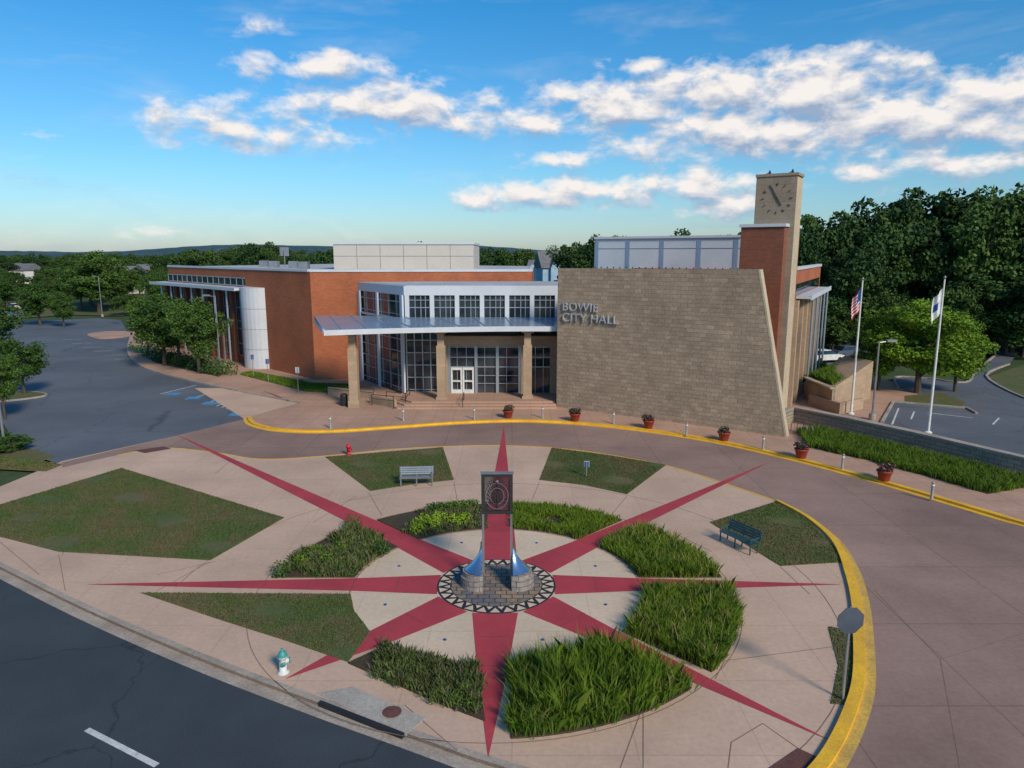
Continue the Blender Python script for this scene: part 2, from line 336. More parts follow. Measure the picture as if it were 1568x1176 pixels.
Part('yellow_island_kerb','yellow').ribbon(i2,[.14+.20*q for q in gr],.002,.11,[-.02-.38*q for q in gr]).done()
Part('yellow_gutter','yellow2').ribbon(i2,[.08+.25*q for q in gr],.004,.014,[.0-.10*q for q in gr]).done()
Part('parking_kerb','curb').ribbon(lot,.2,-.02,.126).done()
# drains, tactile strips
g=empty('storm_drain'); dr=GL([(484,1062),(540,1052),(652,1100),(622,1124)])
Part('slab','slab',g).prism(dr,-.1,.016).done(); mx,my=G(600,1091); Part('manhole_ring','curb',g).lathe(mx,my,[(.34,.016),(.34,.026),(.27,.026)],24).done(); Part('manhole_cover','rust',g).lathe(mx,my,[(.27,.021),(0.001,.024)],24).done()
Part('opening','dark',g).ribbon([G(490,1074),G(618,1124)],.12,-.11,.019,-.02).done()
for pl in ([(398,651),(415,646),(450,655),(425,659)],[(205,690),(250,684),(262,687),(222,694)],[(1172,1180),(1222,1146),(1252,1160),(1238,1182)],[(402,600),(420,606),(445,616),(430,612)]):
    sheet('tactile_paving',GL(pl),.017 if pl[0][0]!=402 else .125,'rust')
# joints
J=Part('paving_joints','joint')
for a,b in (((1115,1176),(1120,1137)),((1120,1137),(1168,1108)),((1168,1108),(1222,1146)),((1095,1040),(1110,1012)),((1110,1012),(1280,990)),((1195,868),(1240,910)),((1090,845),(1040,820)),((985,1090),(985,1176)),((985,1080),(950,1176)),((565,755),(585,790)),((240,905),(322,860)),((695,738),(700,765)),((826,738),(815,765)),((960,760),(935,790)),((360,700),(330,725)),((620,1080),(700,1150)),((545,760),(480,800)),((160,745),(95,850)),((330,860),(240,880)),((90,850),(100,905)),((0,830),(60,880)),((1470,1176),(1440,1010)),((1440,1010),(1340,905)),((1440,1010),(1568,970)),((950,690),(965,655)),((700,683),(705,650)),((570,690),(560,660)),((1120,740),(1150,690))):
    J.ribbon([G(*a),G(*b)],.022,.004,.0085)
J.done()
# compass rose
CX,CY=-.6,25.45
def circ(r,n=96,a0=0,a1=2*math.pi): return [(CX+r*math.cos(a0+(a1-a0)*i/n),CY+r*math.sin(a0+(a1-a0)*i/n)) for i in range(n)]
rose=empty('compass_rose_paving')
Part('pale_disc','inner',rose).poly(circ(5.5),.006).done()
pr=Part('disc_ring','joint',rose); rr=circ(5.52); pr.ribbon(rr+[rr[0]],.05,.006,.0075); rr=circ(9.0);pr.ribbon(rr+[rr[0]],.025,.002,.006); rr=circ(12.2,60,-.9,3.2);pr.ribbon(rr,.025,.002,.0065);pr.done()
rays={0:(13.2,1.05),45:(22.9,1.15),90:(25.3,1.4),135:(32.4,1.25),180:(15.7,1.05),225:(8.7,1.05),270:(9.5,.98),315:(12.5,1.0)}
R=Part('red_rays','red',rose); RJ=Part('ray_joints','rust',rose)
for a,(L,w) in rays.items():
    t=math.radians(a);dx,dy=math.cos(t),math.sin(t)
    pts=[(2.2,1.62),(5.5,w),(L,.02)]
    for (r0,w0),(r1,w1) in zip(pts,pts[1:]):
        R.poly([(CX+dx*r0+dy*w0/2,CY+dy*r0-dx*w0/2),(CX+dx*r1+dy*w1/2,CY+dy*r1-dx*w1/2),(CX+dx*r1-dy*w1/2,CY+dy*r1+dx*w1/2),(CX+dx*r0-dy*w0/2,CY+dy*r0+dx*w0/2)],.0105)
    r=3.8
    while r<L-3:
        ww=(1.62+(w-1.62)*(r-2.2)/3.3) if r<5.5 else w*(L-r)/(L-5.5)
        RJ.ribbon([(CX+dx*r+dy*ww/2,CY+dy*r-dx*ww/2),(CX+dx*r-dy*ww/2,CY+dy*r+dx*ww/2)],.02,.0095,.0125); r+=1.7
R.done();RJ.done()
Part('mosaic_ring','dark',rose).poly(circ(2.27),.0145).done()
T=Part('mosaic_triangles','inner',rose)
for i in range(28):
    a=2*math.pi*i/28;w=.085
    f=lambda r,b:(CX+r*math.cos(b),CY+r*math.sin(b))
    T.poly([f(2.2,a-w),f(2.2,a+w),f(1.85,a)],.0185); 
    T.poly([f(1.78,a+.112-w*.8),f(1.78,a+.112+w*.8),f(2.0,a+.112)],.0185)
T.done(); Part('slate_centre','slate',rose).poly(circ(1.74),.0185).done()
up=Part('ground_lights','blu',rose)
for a in (22,67,112,158,202,248,292,338):
    t=math.radians(a); up.lathe(CX+4.3*math.cos(t),CY+4.3*math.sin(t),[(.06,.006),(.06,.03),(.001,.035)],10)
up.done()
# lawns
lawns=[[(0,773),(60,755),(186,717),(435,793),(322,858),(90,845),(0,822),(-120,795)],[(498,700),(678,685),(695,735),(630,742),(567,752)],[(845,686),(930,697),(1020,712),(960,757),(895,743),(826,735)],
[(1087,800),(1190,768),(1240,800),(1275,835),(1293,861),(1195,867)],[(215,908),(537,910),(542,935),(567,968),(533,1014),(440,982),(330,947)],[(1268,960),(1302,965),(1312,1000),(1302,1080),(1272,1078),(1284,1020)]]
for L in lawns:
    P=GL(L); g=empty('lawn'); Part('turf','lawn',g).prism(P[::-1],-.02,.02).done(); blades('grass_blades',P,420,.05,.03,'lblade',.02,.6,g,patch=-1.6)
# beds
def sector(a0,a1,r0=5.6,r1=8.85,m=.58):
    o=[]; 
    for r,rev in ((r1,0),(r0,1)):
        d=math.asin(m/r); s=[(math.radians(a0)+d+(math.radians(a1-a0)-2*d)*i/14) for i in range(15)]
        if rev:s=s[::-1]
        o+=[(CX+r*math.cos(t),CY+r*math.sin(t)) for t in s]
    return o
swbed=smooth(GL([(590,990),(533,1016),(600,1046),(680,1081),(743,1105),(737,1060),(734,1020),(690,1017),(640,1006)]),1,True)
beds=[(0,45,'blade',.38,.025,1300,None),(45,90,'blade',.27,.025,1200,-1.4),(90,135,'blade2',.16,.05,420,-.5),(135,180,'blade2',.25,.05,600,-1),(225,270,'blade2',.24,.035,900,-1.6),(270,315,'blade',.5,.03,1300,None),(315,360,'blade',.46,.025,1300,None)]
for a0,a1,mt,h,w,dn,pc in beds:
    P=sector(a0,a1) if a0!=225 else swbed; Pi=sector(a0,a1,5.7,8.75,.66) if a0!=225 else swbed; g=empty('planting_bed'); Part('soil','mulch',g).prism(P,-.02,.05).done()
    blades('plants',Pi,dn,h,w,mt,.04,.6,g,tuft=18,patch=pc)
    if mt=='blade' and a0!=45: blades('seed_heads',Pi,26,h*1.5,.02,'seed',.04,.4,g)
    if a0==270: blades('tall_plants',sector(a0,a1,6.1,8.5,.95),420,.92,.03,'blade',.04,.45,g,tuft=34)
    if mt=='blade2':
        C=sample(Pi,{90:.9,135:1.9,225:1.4}[a0]); cs=[(x,y,.1) for x,y in C]; soup('shrubs',leaves(cs,[.12+.2*random.random() for _ in cs],110,.085),'leaf' if a0!=90 else 'blade2',g)
    if a0==90:
        C=[G(*q) for q in ((640,806),(665,806),(690,800),(672,796),(650,800),(705,803),(640,815),(712,798))]; soup('lime_plants',leaves([(x,y,.15) for x,y in C],[.36]*len(C),260,.09),'lime',g)
        C=[G(660+i*6,782-i*.5) for i in range(12)]; soup('dark_plants',leaves([(x,y,.2) for x,y in C],[.28]*len(C),160,.09),'leaf',g)
    if a0==135:
        C=[G(500,862),G(480,850),G(460,868),G(520,845)]; soup('lime_shrubs',leaves([(x,y,.2) for x,y in C],[.35]*4,200,.09),'blade',g)
        C=[G(540,808),G(430,882),G(585,850)]; soup('dark_shrubs',leaves([(x,y,.3) for x,y in C],[.4]*3,240,.1),'leaf',g)
# ------------------------------------------------------------------ sundial sculpture
g=empty('sundial_sculpture')
D=(-1.13,25.5,1,0)
fr=Part('support_posts','grey',g); fr.box(D,0,.08,-.06,.06,0,2.85).box(D,1.06,1.14,-.06,.06,0,2.85).done()
fr=Part('dial_frame','bronze',g)
fr.box(D,-.02,.1,-.07,.07,2.85,4.42).box(D,1.04,1.16,-.07,.07,2.85,4.42).box(D,.1,1.04,-.07,.07,4.30,4.42).box(D,.1,1.04,-.07,.07,2.85,2.97).done()
Part('frame_cap','grey',g).box(D,-.05,1.19,-.1,.1,4.42,4.47).done()
la=Part('dial_lattice','bronze',g); cx,cz=-.56,3.3
for i in range(19):
    a=math.pi*i/18; r=.46; z2=min(4.3,cz+1.1*math.sin(a)); x2=cx+.46*math.cos(a); la.tube((cx,25.47,cz),(x2,25.47,z2),.016,.016,4)
for i in range(34): la.tube((-1.04,25.52,2.98+.0395*i),(-.08,25.52,2.98+.0395*i),.012,.012,4)
for i in range(24): la.tube((-1.03+i*.0405,25.53,2.95),(-1.03+i*.0405,25.53,4.32),.011,.011,4)
la.tube((cx,25.5,3.0),(cx,25.1,3.75),.035,.02,6)
la.done()
la=Part('dial_rings','grey',g)
for r in (.26,.42):
    for i in range(28):
        a=math.pi*2*i/28;b=math.pi*2*(i+1)/28; la.tube((cx+r*math.cos(a),25.44,cz+.26+r*1.2*math.sin(a)),(cx+r*math.cos(b),25.44,cz+.26+r*1.2*math.sin(b)),.015,.015,4)
la.lathe(cx,25.42,[(0.001,4.2),(.08,4.13),(.001,4.05)],8); la.done()
for sx,x0 in ((-1,-1.1),(1,-.02)):
    a0=math.pi*.5 if sx<0 else -math.pi*.5
    Part('stone_base','drum',g).lathe(x0+sx*.2,25.45,[(.66,.0),(.66,.42),(.58,.44),(.58,.62),(.001,.62)],20,a0,a0+math.pi).hexa([(x0+sx*.2,24.79,0),(x0+sx*.2,26.11,0),(x0-sx*.0,26.05,0),(x0-sx*.0,24.85,0),(x0+sx*.2,24.85,.6),(x0+sx*.2,26.05,.6),(x0,26.0,.6),(x0,24.9,.6)]).done(recalc=True)
    pf=[(.05+.60*(t/12)**1.6,1.7-1.05*(t/12)**.7) for t in range(13)]
    Part('steel_fin','chrome',g).lathe(x0+sx*.05,25.5,pf,20,a0,a0+math.pi).done(True)
    Part('fin_web','grey',g).hexa([(x0,25.42,0),(x0,25.58,0),(x0+sx*.06,25.58,0),(x0+sx*.06,25.42,0),(x0,25.46,2.9),(x0,25.54,2.9),(x0+sx*.03,25.54,2.9),(x0+sx*.03,25.46,2.9)]).done(recalc=True)
# ------------------------------------------------------------------ city hall
ch=empty('city_hall_building')
def fromto(p,q):
    l=math.hypot(q[0]-p[0],q[1]-p[1]); return (p[0],p[1],(q[0]-p[0])/l,(q[1]-p[1])/l),l
A=(-19.65,69.9);E=(-46,96.2);B=(1.95,71.0)
foot=[E,A,B,(3.0,100),(-30,122)]
Part('brick_walls','brick',ch).prism(foot,0,10.75).done()
Part('main_roof','roof',ch).prism([(-45.6,96.3),(-19.6,70.3),(1.6,71.4),(2.6,99.6),(-30,121.5)],10.7,10.80).done()
cp=Part('coping','metal',ch); FE,lE=fromto(E,A); FA,lA=fromto(A,B); FB,lB=fromto(B,(3,100))
for f,l in ((FE,lE),(FA,lA),(FB,lB)): cp.box(f,-.05,l-.32,-.3,.08,10.75,10.98)
cp.done()
# left wing facade
wn=Part('wing_windows','glass',ch);wm=Part('wing_mullions','silver',ch);wp=Part('wing_piers','brickd',ch);wf=Part('wing_canopy','metal',ch)
wf.box(FE,-1.5,24.5,0,1.9,8.55,8.8); wf.box(FE,-1.5,24.5,1.9,2.0,8.5,8.85)
wm.box(FE,0,23,.01,.08,8.9,9.0).box(FE,0,23,.01,.08,9.75,9.85)
for i in range(15): wm.box(FE,i*1.6,i*1.6+.1,.01,.08,9.0,9.75)
wn.box(FE,0,23,.0,.04,9.0,9.75)
for i in range(7):
    s=i*3.3; wn.box(FE,s+.6,s+2.9,.0,.04,.9,8.3)
    for z in (.9,2.3,4.0,4.9,6.4,8.2): wm.box(FE,s+.6,s+2.9,.04,.1,z,z+.1)
    for q in (.6,1.7,2.8): wm.box(FE,s+q,s+q+.1,.1,.14,.9,8.3)
    wp.box(FE,s-.3,s+.4,.0,.5,0,8.54); wm.tube((FE[0]+FE[2]*(s+1.7)+FE[3]*1.6,FE[1]+FE[3]*(s+1.7)-FE[2]*1.6,.1),(FE[0]+FE[2]*(s+1.7)+FE[3]*1.6,FE[1]+FE[3]*(s+1.7)-FE[2]*1.6,8.5),.12,.12,8)
for p_ in (wn,wm,wp,wf): p_.done(recalc=True)
cxx=FE[0]+FE[2]*25.4+FE[3]*(-.6);cyy=FE[1]+FE[3]*25.4-FE[2]*(-.6)
Part('curved_metal_bay','metal',ch).lathe(cxx,cyy,[(2.2,0),(2.2,8.9),(.001,8.9)],28).done()
sb=Part('bay_joints','seam2',ch)
for z in (2.2,4.4,6.6): sb.lathe(cxx,cyy,[(2.205,z),(2.215,z+.02),(2.205,z+.05)],28)
sb.done()
# penthouses
Y=80; x0,x1=xat(510,373,Y),xat(725,373,Y)
Part('penthouse_beige','panel',ch).prism([(x0,Y),(x1,Y),(x1,Y+14),(x0,Y+14)],10.8,13.5).done()
Fp=(x0,Y,1,0); pj=Part('penthouse_joints','seam2',ch); w=x1-x0
for i in range(1,6): pj.box(Fp,w*i/6-.03,w*i/6+.03,0,.02,10.8,13.5)
pj.box(Fp,0,w,0.0,.025,12.2,12.25); Fps=(x1,Y,0,1); pj.box(Fps,4.5,4.6,0,.02,10.8,13.5).box(Fps,9,9.1,0,.02,10.8,13.5); pj.done()
Part('penthouse_coping','metal',ch).box(Fp,-.1,w+.1,-14,.12,13.5,13.72).done()
vt=Part('roof_vents','grey',ch)
for x,y in ((-24,82),(-27,88),(-30,90),(-33,95)): vt.box((x,y,1,0),0,1.0,0,1.0,10.8,11.6)
vt.tube((-29,92,10.8),(-29,92,13),.06); vt.box((-29.6,92,.7,.7),0,1.2,0,.2,12.2,13.3); vt.done(recalc=True)
# stone wall
aW=(.838,-.545); FW=(3.65,57.1,aW[0],aW[1]); 
def wp3(s,d,z,f=FW): return (f[0]+f[2]*s+f[3]*d,f[1]+f[3]*s-f[2]*d,z)
LW=18.0;TW=15.5
Part('stone_wall','stone',ch).hexa([wp3(0,0,0),wp3(0,-.7,0),wp3(LW,-.7,0),wp3(LW,0,0),wp3(0,0,11.35),wp3(0,-.7,11.35),wp3(TW,-.7,11.45),wp3(TW,0,11.45)]).done(recalc=True)
Part('wall_lit_end','edge',ch).hexa([wp3(LW+.002,.01,0),wp3(LW+.002,-.71,0),wp3(LW+.14,-.71,0),wp3(LW+.14,.01,0),wp3(TW+.002,.01,11.46),wp3(TW+.002,-.71,11.46),wp3(TW+.14,-.71,11.46),wp3(TW+.14,.01,11.46)]).done(recalc=True)  # sunlit wall end, its brightness put into a lighter colour
lc=Part('parapet_lights','dark',ch)
for i in range(31): lc.box(FW,i*.52,i*.52+.05,-.3,-.2,11.4,11.52)
lc.done()
for txt,z in (('BOWIE',8.05),('CITY HALL',7.2)):
    cu=bpy.data.curves.new('t','FONT'); cu.body=txt; cu.size=.95; cu.extrude=.05; cu.space_character=1.08
    o=bpy.data.objects.new('t',cu); COL.objects.link(o); dg=bpy.context.evaluated_depsgraph_get(); me=bpy.data.meshes.new_from_object(o.evaluated_get(dg)); bpy.data.objects.remove(o)
    me.materials.clear(); me.materials.append(M['letter']); o=bpy.data.objects.new('wall_lettering',me); COL.objects.link(o); o.parent=ch
    x,y,_=wp3(.5,.12,0); o.matrix_local=Matrix(((aW[0],0,aW[1],x),(aW[1],0,-aW[0],y),(0,1,0,z),(0,0,0,1)))
# core behind the wall
Part('core_walls','brick',ch).prism([wp3(.9,-1.0,0)[:2],wp3(14.5,-1.0,0)[:2],wp3(14.5,-9,0)[:2],wp3(.9,-9,0)[:2]],0,10.6).done()
PA=(7.9,68.5);PB=(19.3,61.1);FP,lP=fromto(PA,PB)
Part('penthouse_white','metal',ch).prism([wp3(0,0,0,FP)[:2],wp3(lP,0,0,FP)[:2],wp3(lP,-9,0,FP)[:2],wp3(0,-9,0,FP)[:2]],9,13.85).done()
pj=Part('penthouse_seams','seam',ch)
for s in (.12,3.3,6.6,10.0,13.2): pj.box(FP,s-.2,s+.2,0,.03,9,13.6)
pj.box(FP,0,lP,.0,.035,12.95,12.99).done(); Part('penthouse_cap','metal',ch).box(FP,-.1,lP+.1,-9,.15,13.85,14.05).done()
# brick stair tower + clock tower
Bc=(19.46,51.9); Bl=(16.9,53.6); FBk,lBk=fromto(Bl,Bc)
Part('stair_tower_brick','brickd',ch).box(FBk,0,lBk,-5,0,0,14.4).done(recalc=True); Part('stair_tower_cap','metal',ch).box(FBk,-.12,lBk+.12,-5.1,.12,14.4,14.62).done(recalc=True)
TC=(20.35,52.5);FT=(TC[0]-aW[0]*2.85,TC[1]-aW[1]*2.85,aW[0],aW[1])
Part('clock_tower','tower',ch).box(FT,0,2.85,-1.85,0,0,18.0).done(recalc=True)
Part('clock_tower_lit_side','edge',ch).box(FT,2.852,2.88,-1.85,0.0,0,17.9).done(recalc=True)  # thin overlay: sunlight on the tower's side put into a paler colour
Part('clock_tower_cap','tower',ch).box(FT,-.06,2.94,-1.91,.06,18.0,18.2).done(recalc=True)
bd=Part('perched_birds','dark',empty('bird'))
for s in (.8,2.4): x,y,_=wp3(s,-.5,0,FT); bd.lathe(x,y,[(.001,18.2),(.09,18.27),(.1,18.34),(.05,18.42),(.06,18.46),(.001,18.52)],8); bd.tube((x,y,18.33),(x-.28,y,18.24),.05,.01,5)
bd.done()
ck=Part('clock_face','clock',ch); c0,c1=1.55,16.45
def ckb(a,r0,r1,w):
    dx,dz=math.sin(a),math.cos(a);px,pz=dz,-dx
    pts=[(c0+dx*r0+px*w,c1+dz*r0+pz*w),(c0+dx*r1+px*w,c1+dz*r1+pz*w),(c0+dx*r1-px*w,c1+dz*r1-pz*w),(c0+dx*r0-px*w,c1+dz*r0-pz*w)]
    ck.hexa([wp3(s,.01,z,FT) for s,z in pts]+[wp3(s,.06,z,FT) for s,z in pts])
for i in range(12): ckb(i*math.pi/6,.9,1.1,.018)
ckb(math.radians(-28),-.1,.95,.03); ckb(math.radians(148),-.1,.6,.04); ck.done(recalc=True)
# right wing
R0=(21.15,54.4);R1=(32.3,75.3);FR,lR=fromto(R0,R1)
Part('right_wing_walls','brick',ch).prism([R0,R1,(18,84),(8,72),(16.5,57.2)],0,11.2).done()
Part('right_wing_coping','metal',ch).box(FR,0,lR,-.3,.1,11.2,11.45).done(recalc=True)
a1=Part('right_wing_canopy','metal',ch).box(FR,4,lR-.5,0,1.1,8.9,9.1).box(FR,4,lR-.5,1.1,1.2,8.8,9.2).done(recalc=True)
rw=Part('right_wing_windows','glass',ch);rm=Part('right_wing_mullions','silver',ch);rc=Part('right_wing_columns','tan',ch)
rw.box(FR,2,lR-1,0,.04,9.2,10.1)
for i in range(6):
    s=2.2+i*3.5; rw.box(FR,s+.7,s+2.8,0,.04,1,8.6)
    for z in (1,2.6,4.4,5.2,7,8.5): rm.box(FR,s+.7,s+2.8,.04,.1,z,z+.1)
    for q in (.7,1.75,2.7): rm.box(FR,s+q,s+q+.1,.1,.15,1,8.6)
    rc.box(FR,s-.4,s+.35,0,.45,0,8.85)
    if i: x,y,_=wp3(s+1.7,1.0,0,FR); rm.tube((x,y,0),(x,y,8.9),.1,.1,8)
for p_ in (rw,rm,rc): p_.done(recalc=True)
# glazed entrance block
G0=(-14.9,70.2);G1=(-9.3,62.0);G2=(6.5,62.0)
Part('entrance_glazing','glass',ch).prism([G0,G1,G2,(6.5,70.5)],.0,8.95).done()
Part('entrance_roof_fascia','metal',ch).prism([(-15.1,70.2),(-9.35,61.8),(6.6,61.8),(6.6,70.6)],8.95,9.75).done()
Part('entrance_roof','roof',ch).prism([(-14.6,70.0),(-9.2,62.2),(6.3,62.2),(6.3,70.3)],9.75,9.79).done()
rl=Part('roof_railing','silver',ch)
for i in range(14): rl.box((-9.0,62.4,1,0),i*1.08,i*1.08+.05,0,.05,9.79,10.1)
rl.box((-9.0,62.4,1,0),0,14.1,0,.05,10.1,10.14); rl.done()
FG=(G1[0],G1[1],1,0); FL,lL=fromto(G0,G1)
ml=Part('entrance_mullions','silver',ch);mw=Part('entrance_pilasters','metal',ch)
for i in range(7):
    s=i*2.17; mw.box(FG,s-.0,s+.38,0,.2,6.95,8.95)
    for q in (.85,1.35,1.75): ml.box(FG,s+q,s+q+.06,.0,.07,6.95,8.95)
    ml.box(FG,s+.38,s+2.17,.07,.1,7.85,7.93); ml.box(FG,s+.38,s+2.17,.07,.1,8.5,8.56)
mw.box(FG,0,14,.0,.25,6.75,6.95)
for i in range(6):
    s=i*lL/6; ml.box(FL,s,s+.1,0,.1,.3,8.95)
for z in (.6,1.7,2.8,3.9,5.0,6.1,7.2,8.3): ml.box(FL,0,lL,.1,.13,z,z+.08)
mw.box(FL,lL-.5,lL+.02,.14,.3,.1,8.95); mw.box(FL,0,.5,.14,.3,.1,8.95); mw.box(FL,4.3,4.7,.14,.3,.1,8.95); mw.box(FL,0,lL,.14,.25,6.75,6.95)
for z in (.6,1.7,2.8,3.9,5.0,6.1): ml.box(FG,0,2.9,.03,.09,z,z+.08)
for s in (0,.7,1.4,2.1,2.8): ml.box(FG,s,s+.09,.0,.12,.4,6.75)
ml.done(recalc=True);mw.done(recalc=True)
# portal
FPt=(-6.3,60.9,1,0)
pt=Part('portal_masonry','tan',ch); pt.box(FPt,0,.7,-1.1,0,.46,5.5).box(FPt,.7,9.6,-1.1,0,4.65,5.5).box(FPt,7.1,7.7,-1.1,-.0,.46,4.65).box(FPt,9.6,11,-1.1,-.0,.46,5.5).done(recalc=True)
Part('portal_glass','glass',ch).box(FPt,.7,7.1,-1.0,-.35,.46,4.65).box(FPt,7.7,9.6,-1.0,-.35,.46,4.65).done(recalc=True)
pm=Part('portal_mullions','silver',ch)
for s in (.7,3.05,4.9,6.85): pm.box(FPt,s,s+.25,-.35,-.1,.46,4.65)
for s in (1.5,2.3,3.9,5.8,8.3,9.0): pm.box(FPt,s,s+.05,-.35,-.25,.46,4.65)
for z in (2.75,3.6,4.5): pm.box(FPt,.95,7.1,-.35,-.22,z,z+.08).box(FPt,7.7,9.6,-.35,-.22,z,z+.08)
for z in (1.3,2.0): pm.box(FPt,3.3,7.1,-.35,-.22,z,z+.05)
pm.done(recalc=True)
dd=Part('entrance_doors','wht',ch)
for s in (.98,2.0):
    dd.box(FPt,s,s+.14,-.34,-.05,.47,2.75).box(FPt,s+.84,s+.98,-.34,-.05,.47,2.75).box(FPt,s+.14,s+.84,-.34,-.05,2.55,2.75).box(FPt,s+.14,s+.84,-.34,-.05,.47,.8).box(FPt,s+.14,s+.84,-.34,-.05,1.5,1.62)
dd.done(recalc=True)
# canopy
front=smooth([(-14.6,54.9),(-10.5,56.2),(-6,57.2),(-1,57.9),(4.4,58.0)],5)
back=smooth([(-17.6,63.4),(-13.5,63.2),(-9.3,61.7),(-2,61.7),(4.4,61.7)],5)
cn=Part('entrance_canopy','canopy',ch)
for i in range(len(front)-1):
    f0,f1,b0,b1=front[i],front[i+1],back[i],back[i+1]
    cn.hexa([(*f0,6.5),(*f1,6.5),(*b1,6.95),(*b0,6.95),(*f0,6.62),(*f1,6.62),(*b1,7.07),(*b0,7.07)])
cn.done()
Part('canopy_fascia','metal',ch).ribbon(front,.14,6.25,6.66,-.075).ribbon([back[0],front[0]],.14,6.4,6.7,0).done()
cr=Part('canopy_ribs','silver',ch)
for i in range(0,len(front),2):
    f,b=front[i],back[i]; cr.tube((*f,6.64),(*b,7.09),.05,.05,4); cr.tube((*f,6.42),(*b,6.87),.08,.08,4)
cr.done()
col=Part('entrance_columns','tan',ch)
for x,y,z in ((-12.9,57.1,.12),(-5.9,58.6,.4),(1.3,59.0,.4)):
    col.box((x-.36,y,1,0),0,.72,-.36,.36,z,5.0).box((x-.46,y,1,0),0,.92,-.46,.46,z,.7).box((x-.28,y,1,0),0,.56,-.28,.28,5.0,6.3).box((x-.5,y,1,0),0,1.0,-.5,.5,6.05,6.25)
col.done(recalc=True)
st=Part('entrance_steps','walk',ch)
for i,(yy,xx) in enumerate(((56.2,-9.9),(56.8,-9.4),(57.4,-8.9))):
    st.prism([(xx-.4,yy+1.2),(xx+.6,yy),(3.6,yy+.1),(3.9,61.8),(xx-.4,61.9)],.12 if i==0 else .12+.125*i,.245+.125*i)
st.done()
rp=Part('ramp_walls','tan',ch); f,_=fromto((-12.0,58.6),(-9.6,56.6)); rp.box(f,0,3.2,-.2,0,.12,.8); f2,_=fromto((-16.5,62.5),(-11.8,60.0)); rp.box(f2,0,5.2,-.2,0,.12,.75);rp.done(recalc=True)
hr=Part('handrails','dark',ch)
for p,q in (((-11.6,57.6),(-9.6,56.3)),((-10.6,58.8),(-8.8,57.6)),((-4,56.3),(-4,58)),((-16.5,62.1),(-11.8,59.6)),((-8.8,57.6),(-8.8,60))):
    hr.tube((*p,1.05),(*q,1.15),.03);hr.tube((*p,.7),(*q,.8),.02); hr.tube((*p,.12),(*p,1.05),.03);hr.tube((*q,.12),(*q,1.15),.03)
hr.done()
# ------------------------------------------------------------------ right side walls, lot
rwl=[(19.6,50.6)]+GL([(1215,648),(1290,664),(1400,690),(1568,733)])+[(62,28)]
g=empty('retaining_wall'); Part('stonework','rwall',g).ribbon(rwl,.5,0,1.15).done(); Part('capstones','curb',g).ribbon(rwl,.62,1.15,1.27).done()
gs=GL([(1222,664),(1250,662),(1300,673),(1400,697),(1500,722),(1568,741),(1640,765),(1568,750),(1512,760),(1440,738),(1330,708),(1240,688)])
g=empty('ornamental_grass_strip'); Part('soil','mulch',g).prism(gs,.1,.16).done(); blades('blades',gs,700,.42,.03,'blade',.15,.6,g,tuft=14)
g=empty('bike_rack'); br=Part('hoops','grey',g)
for i in range(4):
    x,y=G(1214+i*9,662+i*1.5,.12)
    for k in range(10):
        a=math.pi*k/10;b=math.pi*(k+1)/10; br.tube((x,y+.35*math.cos(a),.5+.35*math.sin(a)),(x,y+.35*math.cos(b),.5+.35*math.sin(b)),.03,.03,6)
    br.tube((x,y-.35,.1),(x,y-.35,.5),.03).tube((x,y+.35,.1),(x,y+.35,.5),.03)
br.done()
sheet('visitor_lot',GL([(1350,650),(1368,618),(1480,628),(1568,650),(1700,690),(1700,760),(1568,722),(1400,680)]),.124,'asph2')
sheet('access_road',GL([(1375,596),(1372,580),(1420,582),(1478,588),(1495,570),(1525,545),(1480,525),(1500,522),(1560,540),(1545,560),(1510,578),(1568,612),(1700,650),(1700,690),(1568,650),(1480,628)]),.128,'asph2')
sheet('side_parking',GL([(1245,545),(1300,543),(1350,545),(1350,555),(1300,562),(1250,560)]),.124,'asph2')
sheet('verge_grass',GL([(1500,600),(1568,632),(1700,660),(1700,560),(1568,560),(1515,578)]),.126,'lawn')
sheet('verge_grass',GL([(1385,608),(1440,603),(1480,618),(1470,626),(1385,617)]),.132,'lawn')
Part('lot_kerb','curb').ribbon(GL([(1350,650),(1368,618),(1480,628),(1495,636)]),.2,.12,.26).ribbon(smooth(GL([(1545,560),(1510,578),(1568,612),(1700,650)]),4),.2,.12,.26).ribbon(smooth(GL([(1375,596),(1372,580),(1420,582),(1478,588),(1495,570),(1525,545)]),4),.2,.12,.26).done()
wl=Part('lot_lines','white'); 
for a,b in (((1376,625),(1366,650)),((1400,630),(1395,642)),((1420,632),(1490,640)),((1520,650),(1530,640))): wl.ribbon([G(*a,.13),G(*b,.13)],.12,.13,.136)
wl.done()
g=empty('planter_wall')
q=[G(1230,612),G(1272,632),G(1332,612),G(1290,588)]
zz=[1.6,2.0,3.4,2.8]
Part('masonry','tan',g).hexa([(*a,.05) for a in q]+[(*a,z) for a,z in zip(q,zz)]).done(recalc=True)
Part('coping','edge',g).ribbon(q[:2],.4,1.9,2.05).done()
cc=np.array(q).mean(0); q2=[tuple(cc+(np.array(a)-cc)*.85) for a in q]
blades('groundcover',q2,300,.5,.06,'blade',2.0,.5,g)
g2=empty('low_garden_wall'); Part('masonry','tan',g2).ribbon(GL([(1218,604),(1262,604),(1275,600)],.1),.35,.1,1.1).ribbon(GL([(1240,620),(1285,634),(1318,626)],.1),.35,.1,1.0).done()
blades('groundcover',GL([(1214,600),(1255,600),(1262,575),(1235,575)]),250,.7,.06,'blade',.8,.5,g2)
